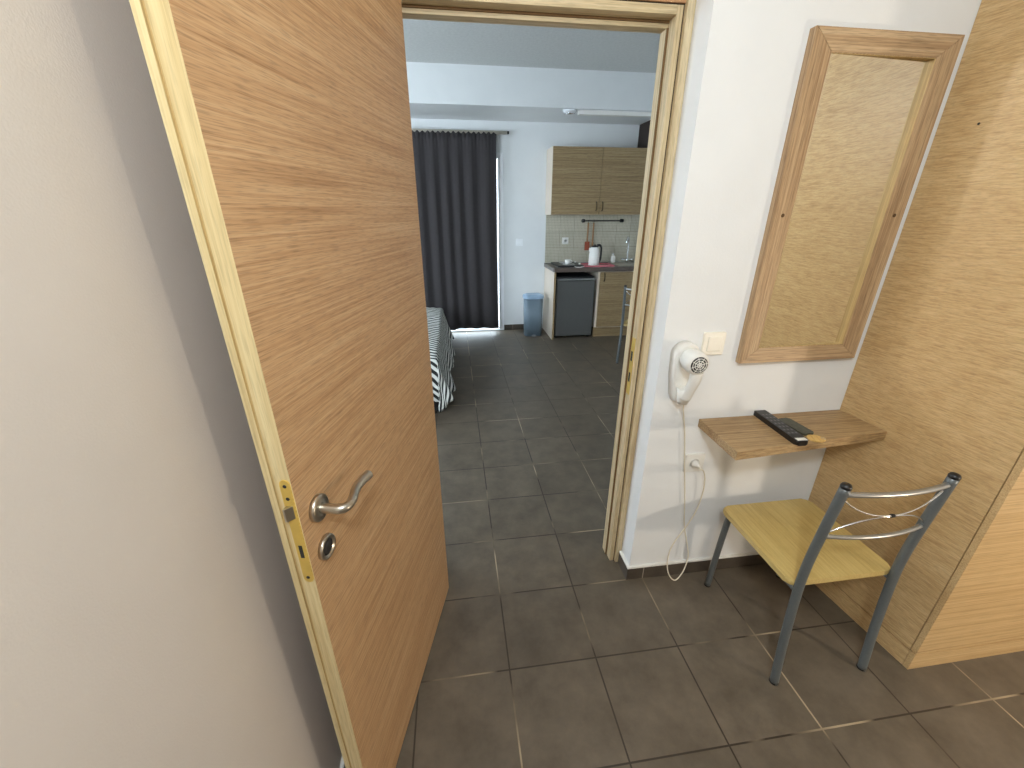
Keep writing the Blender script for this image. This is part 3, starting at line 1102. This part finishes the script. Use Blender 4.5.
# ------------------------------------------------------------------ curtain and rail
bm = BM()
cx0, cx1 = -0.98, 0.588
nx, nz = 260, 26
uv = []
rows = []
for j in range(nz + 1):
    q = j / nz
    z = 2.462 - q * (2.462 - 0.070)
    row = []
    for i in range(nx + 1):
        s_ = i / nx
        x = cx0 + (cx1 - cx0) * s_
        hd_ = max(0.0, 1 - q / 0.035)
        amp = 0.008 + 0.013 * min(1, q * 3)
        ph = 2 * PI * (x / 0.17) + 0.9 * math.sin(x * 7.0) + 0.25 * math.sin(q * 3 + x * 4)
        y = 5.672 + amp * math.sin(ph) + 0.006 * math.sin(x * 150) * max(hd_, 0.15 * (1 - q)) + 0.010 * math.sin(q * 5 + x * 3) * q
        zz = z
        if j == nz:
            zz = z + 0.006 * math.sin(ph * 0.5) + 0.010 * math.sin(x * 9)
        if j == 0:
            zz = z + 0.010 * math.sin(x * 2 * PI / 0.06)
        xx = x - 0.008 * math.sin(q * PI) * s_
        row.append(bm.verts.new((xx, y, zz)))
    rows.append(row)
for j in range(nz):
    for i in range(nx):
        f = bm.faces.new((rows[j][i], rows[j][i + 1], rows[j + 1][i + 1], rows[j + 1][i]))
        f.smooth = True
o = obj('curtain', bm, curtain_m)
sd = o.modifiers.new('thick', 'SOLIDIFY')
sd.thickness = 0.003
tag(o, 'charcoal pleated blackout curtain hanging in front of the balcony door', 'curtain')
t = thing('curtain_rail', 'grey metal curtain rail above the charcoal curtain', 'curtain rail', (0, 5.742, 2.478))
bm = BM()
box(bm, -1.1, 0.725, -0.018, 0.018, -0.018, 0.018, 0.003)
obj('rail', bm, steel, t)
boxes('end_cap', [(0.725, 0.75, -0.02, 0.02, -0.014, 0.016)], black_p, t, 0.004)
for xx in (-0.6, 0.62):
    boxes('bracket', [(xx - 0.012, xx + 0.012, 0.010, 0.0575, 0.0, 0.022)], steel, t)

# ------------------------------------------------------------------ bed and striped blanket
t = thing('bed', 'low bed with a black base under the striped blanket', 'bed', (-0.65, 4.1, 0))
boxes('base', [(-0.48, 0.46, -0.93, 0.98, 0.03, 0.24)], bedbase_m, t, 0.01)
boxes('mattress', [(-0.50, 0.48, -0.96, 1.0, 0.24, 0.475)], matt_m, t, 0.04)
for ax_ in (-0.42, 0.41):
    for ay in (-0.88, 0.9):
        bm = BM()
        lathe(bm, [(0, 0), (0.03, 0), (0.03, 0.035), (0, 0.035)], (ax_, ay, 0), (0, 0, 1), 16)
        obj('leg', bm, bedbase_m, t)
U0, V0 = -0.165, 3.13
ul, vl = 0.40, 0.36
bm = BM()
uvl = bm.loops.layers.uv.new('UVMap')
NU, NV = 60, 110
g = {}
for i in range(NU + 1):
    for j in range(NV + 1):
        u_ = -1.14 + (U0 + ul + 1.14) * i / NU
        v_ = V0 - vl + (5.08 - V0 + vl) * j / NV
        hu, hv = max(0, u_ - U0), max(0, V0 - v_)
        m_ = min(hu, hv)
        drop = max(hu, hv) + 0.10 * m_
        lim = 0.02
        x = min(u_, U0) + 0.24 * hu * (1 - math.exp(-hu / 0.08)) - 0.22 * m_
        y = max(v_, V0) - 0.12 * hv - 0.10 * m_
        if hu > 0:
            fl = hu / ul
            x += fl * (0.020 * math.sin(v_ * 13.0) + 0.012 * math.sin(v_ * 31 + 1))
            y += fl * 0.03 * math.sin(v_ * 9 + 2)
            drop += fl * (0.05 * math.sin(v_ * 7.5 + 0.6) - 0.015)
        if hv > 0:
            y += (hv / vl) * 0.018 * math.sin(u_ * 24)
        z = 0.497 - drop * (0.95)
        if hu == 0 and hv == 0:
            z += 0.006 * math.sin(u_ * 14 + v_ * 5) + 0.006
        g[i, j] = (bm.verts.new((x, y, max(z, 0.012))), (u_, v_))
for i in range(NU):
    for j in range(NV):
        q = [g[i, j], g[i + 1, j], g[i + 1, j + 1], g[i, j + 1]]
        f = bm.faces.new([p[0] for p in q])
        f.smooth = True
        for l, p in zip(f.loops, q):
            l[uvl].uv = p[1]
o = obj('blanket', bm, blanket_m)
sd = o.modifiers.new('thick', 'SOLIDIFY')
sd.thickness = 0.004
sd.offset = 1
tag(o, 'black and white striped blanket draped over the bed corner behind the door', 'blanket')

# ------------------------------------------------------------------ bin, far switch
t = thing('waste_bin', 'blue grey plastic waste bin with a lid against the far wall', 'bin', (1.045, 5.50, 0))
bm = BM()
A = rrect(-0.118, 0.118, -0.098, 0.098, 0.06)
Bq = rrect(-0.126, 0.126, -0.106, 0.106, 0.06)
va = [bm.verts.new((x, y, 0)) for x, y in A]
vb = [bm.verts.new((x, y, 0.52)) for x, y in Bq]
bm.faces.new(va)
bm.faces.new(vb)
for i in range(len(A)):
    j = (i + 1) % len(A)
    f = bm.faces.new((va[i], va[j], vb[j], vb[i]))
    f.smooth = True
obj('body', bm, bin_m, t)
bm = BM()
prism(bm, rrect(-0.136, 0.136, -0.114, 0.114, 0.06), 0.515, 0.550, 0, 0.006)
A = rrect(-0.126, 0.126, -0.104, 0.104, 0.055)
Bq = rrect(-0.100, 0.100, -0.080, 0.080, 0.05)
va = [bm.verts.new((x, y, 0.549)) for x, y in A]
vb = [bm.verts.new((x, y, 0.566)) for x, y in Bq]
bm.faces.new(vb)
bm.faces.new(va)
for i in range(len(A)):
    j = (i + 1) % len(A)
    bm.faces.new((va[i], va[j], vb[j], vb[i]))
obj('lid', bm, lid_m, t)
bm = BM()
box(bm, -0.03, 0.03, -0.125, -0.09, 0.0, 0.022, 0.004)
obj('pedal', bm, grey_p, t)
switch('small white light switch on the far wall above the bin', (0.895, YB, 1.210), 0.095, upvc, upvc)

# ------------------------------------------------------------------ kitchenette
KX0 = 1.255
o = boxes('trim_4', [(KX0, XR - 0.002, YB - 0.010, YB, 0.94, 1.556)], splash_m)
struct(o, 'beige mosaic splashback tiles behind the kitchenette', 'splashback')
bm = BM()
prism(bm, [(KX0 - 0.01, 5.795), (KX0 - 0.01, 5.215), (KX0 + 0.005, 5.20), (XR - 0.002, 5.20), (XR - 0.002, 5.795)], 0.885, 0.935, 0, 0.004)
tag(obj('worktop', bm, worktop_m), 'dark brown stone worktop over the mini fridge and base cabinet', 'worktop')
t = thing('end_panel', 'end panel left of the mini fridge, coloured pale as if lit', 'panel', (KX0 + 0.012, 5.5, 0))
bm = BM()
box(bm, -0.012, 0.012, -0.295, 0.290, 0.0, 0.885, 0.002)
obj('board', bm, kit_side, t)
bm = BM()
box(bm, -0.0125, 0.0125, -0.297, -0.2945, 0.0, 0.885, 0.0005)
obj('edge_band', bm, kit_m, t)

# fridge
t = thing('mini_fridge', 'dark grey mini fridge under the worktop', 'fridge', (1.560, 5.25, 0))
FW = 0.255
bm = BM()
box(bm, -FW, FW, 0.045, 0.50, 0.03, 0.815, 0.006)
obj('cabinet', bm, fridge_d, t)
bm = BM()
box(bm, -FW, FW, -0.005, 0.040, 0.035, 0.770, 0.008)
d = obj('door', bm, fridge_m, t)
bm = BM()
box(bm, -FW, FW, -0.010, 0.040, 0.775, 0.795, 0.004)
obj('handle_strip', bm, rail_m, d)['label'] = 'silver handle strip'
for s_ in (-1, 1):
    bm = BM()
    lathe(bm, [(0, 0), (0.02, 0), (0.02, 0.03), (0, 0.03)], (s_ * 0.23, 0.08, 0), (0, 0, 1), 14)
    obj('foot', bm, black_rub, t)


def bow_handle(p, h, par):
    bm = BM()
    x, y, z = p
    tube(bm, spline([(x, y + 0.001, z), (x, y - 0.016, z + 0.008), (x, y - 0.022, z + h / 2), (x, y - 0.016, z + h - 0.008), (x, y + 0.001, z + h)], 5), 0.0070, 10)
    return obj('handle', bm, brass_dark, par)


brass_dark = plain('antique_handle', (74, 62, 44), 0.4, 0.8)
# base cabinet
BX0, BX1 = 1.850, XR - 0.03
t = thing('base_cabinet', 'oak kitchen base cabinet right of the mini fridge', 'cabinet', ((BX0 + BX1) / 2, 5.5, 0))
hw = (BX1 - BX0) / 2
boxes('body', [(-hw, hw, -0.255, 0.29, 0.138, 0.885)], kit_side, t, 0.001)
boxes('plinth', [(-hw, hw, -0.225, -0.205, 0.0, 0.134)], kit_m, t, 0.001)
d = boxes('door', [(-hw + 0.022, hw, -0.278, -0.257, 0.150, 0.872)], kit_m, t, 0.002)
bow_handle((-hw + 0.075, -0.278, 0.76), 0.10, d)
# wall cabinet
UX0, UX1, UZ0, UZ1 = 1.240, 2.475, 1.556, 2.312
t = thing('wall_cabinet', 'two door oak wall cabinet above the splashback', 'cabinet', ((UX0 + UX1) / 2, YB, UZ0))
hw = (UX1 - UX0) / 2
uh = UZ1 - UZ0
boxes('body', [(-hw, hw, -0.335, -0.001, 0.0, uh)], kit_side, t, 0.001)
for s_ in (-1, 1):
    x0, x1 = (-hw + 0.002, -0.002) if s_ < 0 else (0.002, hw - 0.002)
    d = boxes('door', [(x0, x1, -0.358, -0.337, 0.003, uh - 0.002)], kit_m, t, 0.002)
    bow_handle((s_ * 0.04, -0.358, 0.05), 0.10, d)
o = boxes('pipe_casing', [(2.432, XR - 0.002, 5.46, YB - 0.002, UZ1, 2.61)], brown_dark)
tag(o, 'dark brown boxed casing on top of the wall cabinet', 'casing')

# soffit light and white trunking
t = thing('ceiling_spotlight', 'small round white spotlight under the beam', 'spotlight', (1.335, 5.12, 2.61))
bm = BM()
lathe(bm, [(0, 0), (0.075, 0), (0.075, -0.012), (0.06, -0.030), (0, -0.030)], (0, 0, 0), (0, 0, 1), 28)
obj('ring', bm, spot_m, t)
bm = BM()
lathe(bm, [(0, -0.0301), (0.045, -0.0301), (0.042, -0.036), (0, -0.037)], (0, 0, 0), (0, 0, 1), 24)
obj('lens', bm, chrome, t)
o = boxes('cable_trunking', [(1.43, XR - 0.002, 5.09, 5.15, 2.570, 2.61)], white_p, None, 0.002)
tag(o, 'white plastic cable trunking along the underside of the beam', 'trunking')

# utensil rail
UR = (2.035, YB - 0.010, 1.480)
t = thing('utensil_rail', 'black utensil rail with round ends on the splashback', 'utensil rail', UR)
bm = BM()
tube(bm, [(-0.27, -0.035, 0), (0.27, -0.035, 0)], 0.008, 12)
obj('bar', bm, black_p, t)
for s_ in (-1, 1):
    bm = BM()
    lathe(bm, [(0, 0), (0.024, 0), (0.024, 0.006), (0.010, 0.010), (0.010, 0.030), (0.020, 0.034), (0.022, 0.048), (0.012, 0.056), (0, 0.056)], (s_ * 0.27, 0.0, 0), (0, -1, 0), 20)
    obj('rail_end', bm, black_p, t)


def utensil(name, label, x, ln, kind, mat):
    t = thing(name, label, 'utensil', (UR[0] + x, UR[1] - 0.035, UR[2]))
    bm = BM()
    hk = [(0, -0.010 * math.cos(a), 0.0115 * math.sin(a) + 0.0) for a in [PI * i / 10 for i in range(11)]]
    tube(bm, [(0, 0.0105, -0.03)] + [(0, 0.0105 * math.cos(a), 0.0105 * math.sin(a)) for a in [PI * i / 10 for i in range(11)]] + [(0, -0.0105, -0.012)], 0.0018, 8)
    obj('hook', bm, black_p, t)
    bm = BM()
    tube(bm, spline([(0, 0.006, -0.025), (0, 0.006, -ln * 0.4), (0, 0.006, -ln * 0.72)], 4), 0.0105, 10)
    obj('handle', bm, spoon_m, t)
    bm = BM()
    if kind == 'spoon':
        pts = spline([(0, 0.006, -ln * 0.70), (0, 0.004, -ln * 0.78), (0, 0.004, -ln * 0.88), (0, 0.006, -ln)], 5)
        rr = [0.009 + 0.022 * math.sin(PI * min(1, i / (len(pts) - 1)) ** 0.9) for i in range(len(pts))]
        rr[-1] = 0.004
        tube(bm, pts, rr, 14, flat=0.35)
    else:
        prism(bm, rrect(-0.033, 0.033, 0.001, 0.011, 0.004), -ln, -ln * 0.70, 0, 0.003)
    obj('head', bm, mat, t)
    return t


utensil('spatula', 'wooden handled spatula with a red brown blade on the utensil rail', -0.20, 0.38, 'spatula', terra_m)
utensil('wooden_spoon', 'wooden spoon hanging behind the kettle on the utensil rail', -0.125, 0.36, 'spoon', spoon_m)
so = socket('white wall socket on the splashback tiles left of the utensils', (1.530, YB - 0.010, 1.225), 0.088)

# kettle on a pink tray
ZW = 0.9355
bm = BM()
prism(bm, rrect(-0.21, 0.21, -0.13, 0.13, 0.03), 0.0, 0.006, 0, 0.001)
for a in ((-0.21, 0.21, -0.13, -0.118), (-0.21, 0.21, 0.118, 0.13), (-0.21, -0.198, -0.13, 0.13), (0.198, 0.21, -0.13, 0.13)):
    box(bm, *a, 0.004, 0.018, 0.003)
o = obj('tray', bm, tray_m)
o.location = (1.86, 5.40, ZW)
tag(o, 'flat pink tray under the kettle on the worktop', 'tray')
t = thing('electric_kettle', 'white electric kettle with a black handle on the pink tray', 'kettle', (1.835, 5.42, ZW + 0.0065))
t.scale = (0.80, 0.80, 0.92)
bm = BM()
lathe(bm, [(0, 0), (0.088, 0), (0.09, 0.012), (0.082, 0.020), (0, 0.020)], (0, 0, 0), (0, 0, 1), 28)
obj('power_base', bm, white_p, t)
bm = BM()
lathe(bm, [(0, 0.021), (0.084, 0.021), (0.088, 0.05), (0.084, 0.14), (0.070, 0.22), (0.058, 0.245), (0, 0.25)], (0, 0, 0), (0, 0, 1), 32)
obj('jug', bm, white_p, t)
bm = BM()
prism(bm, [(-0.06, -0.018), (-0.098, 0.0), (-0.06, 0.018)], 0.185, 0.235, 0, 0.004)
obj('spout', bm, white_p, t)
bm = BM()
lathe(bm, [(0, 0.246), (0.056, 0.246), (0.050, 0.262), (0.018, 0.268), (0.014, 0.280), (0, 0.282)], (0, 0, 0), (0, 0, 1), 24)
obj('lid', bm, black_p, t)
bm = BM()
tube(bm, spline([(0.03, 0, 0.265), (0.080, 0, 0.270), (0.108, 0, 0.235), (0.112, 0, 0.15), (0.104, 0, 0.07), (0.080, 0, 0.035)], 6), 0.0165, 12)
obj('handle', bm, black_p, t)

# hob with two plates and a few small things
t = thing('electric_hob', 'black two plate electric hob on the worktop', 'hob', (1.49, 5.50, ZW))
bm = BM()
box(bm, -0.17, 0.17, -0.22, 0.20, 0, 0.022, 0.004)
obj('body', bm, black_p, t)
for yy in (-0.10, 0.10):
    bm = BM()
    lathe(bm, [(0, 0.022), (0.078, 0.022), (0.076, 0.030), (0.03, 0.030), (0.028, 0.027), (0, 0.027)], (0.0, yy, 0), (0, 0, 1), 28)
    obj('hot_plate', bm, rail_m, t)
for yy in (-0.1, 0.1):
    bm = BM()
    lathe(bm, [(0, 0), (0.014, 0), (0.012, 0.015), (0, 0.016)], (0.145, yy, 0.022), (0, 0, 1), 16)
    obj('knob', bm, white_p, t)
t = thing('coffee_cup', 'small white cup on the hob, left of the pink tray', 'cup', (1.475, 5.405, ZW + 0.0305))
bm = BM()
lathe(bm, [(0, 0.0), (0.028, 0.0), (0.042, 0.05), (0.039, 0.05), (0.026, 0.005), (0, 0.005)], (0, 0, 0), (0, 0, 1), 24)
obj('bowl', bm, white_p, t)
bm = BM()
tube(bm, spline([(0.036, 0, 0.042), (0.058, 0, 0.036), (0.056, 0, 0.018), (0.032, 0, 0.012)], 4), 0.004, 8)
obj('handle', bm, white_p, t)
t = thing('saucer', 'small white saucer on the worktop right of the hob', 'saucer', (1.59, 5.25, ZW))
bm = BM()
lathe(bm, [(0, 0), (0.035, 0), (0.066, 0.012), (0.064, 0.014), (0.034, 0.004), (0, 0.004)], (0, 0, 0), (0, 0, 1), 24)
obj('plate', bm, white_p, t)

# sink and tap
t = thing('kitchen_sink', 'stainless steel sink set into the dark worktop', 'sink', (2.36, 5.48, ZW))
bm = BM()
box(bm, -0.22, 0.22, -0.18, -0.15, 0, 0.006, 0.002)
box(bm, -0.22, 0.22, 0.15, 0.24, 0, 0.006, 0.002)
box(bm, -0.22, -0.19, -0.15, 0.15, 0, 0.006, 0.002)
box(bm, 0.19, 0.22, -0.15, 0.15, 0, 0.006, 0.002)
obj('rim', bm, steel, t)
boxes('bowl', [(-0.19, 0.19, -0.15, 0.15, 0.0004, 0.0015)], steel, t)
t = thing('kitchen_tap', 'chrome swan neck tap with two handles behind the sink', 'tap', (2.40, 5.68, ZW + 0.0065))
bm = BM()
lathe(bm, [(0, 0), (0.028, 0), (0.026, 0.05), (0.016, 0.06), (0, 0.06)], (0, 0, 0), (0, 0, 1), 20)
obj('base', bm, chrome, t)
bm = BM()
tube(bm, spline([(0, 0, 0.05), (0, 0, 0.25), (-0.012, -0.02, 0.31), (-0.045, -0.07, 0.335), (-0.078, -0.12, 0.31), (-0.084, -0.13, 0.26)], 6), 0.0115, 12)
obj('spout', bm, chrome, t)
for s_ in (-1, 1):
    bm = BM()
    tube(bm, [(s_ * 0.012, 0, 0.03), (s_ * 0.06, -0.005, 0.04)], 0.010, 10)
    lathe(bm, [(0, 0), (0.020, 0.0), (0.022, 0.02), (0.012, 0.030), (0, 0.030)], (s_ * 0.062, -0.005, 0.028), (s_ * 0.5, 0, 1), 16)
    obj('handle', bm, chrome, t)
t = thing('soap_dispenser', 'small white soap dispenser left of the tap', 'soap dispenser', (2.20, 5.69, ZW + 0.0065))
bm = BM()
lathe(bm, [(0, 0), (0.03, 0), (0.031, 0.06), (0.024, 0.085), (0.010, 0.09), (0, 0.09)], (0, 0, 0), (0, 0, 1), 20)
obj('bottle', bm, white_p, t)
bm = BM()
lathe(bm, [(0, 0.09), (0.009, 0.09), (0.009, 0.12), (0, 0.12)], (0, 0, 0), (0, 0, 1), 12)
tube(bm, [(0.004, 0, 0.116), (-0.035, -0.01, 0.114)], 0.005, 8)
obj('pump', bm, chrome, t)
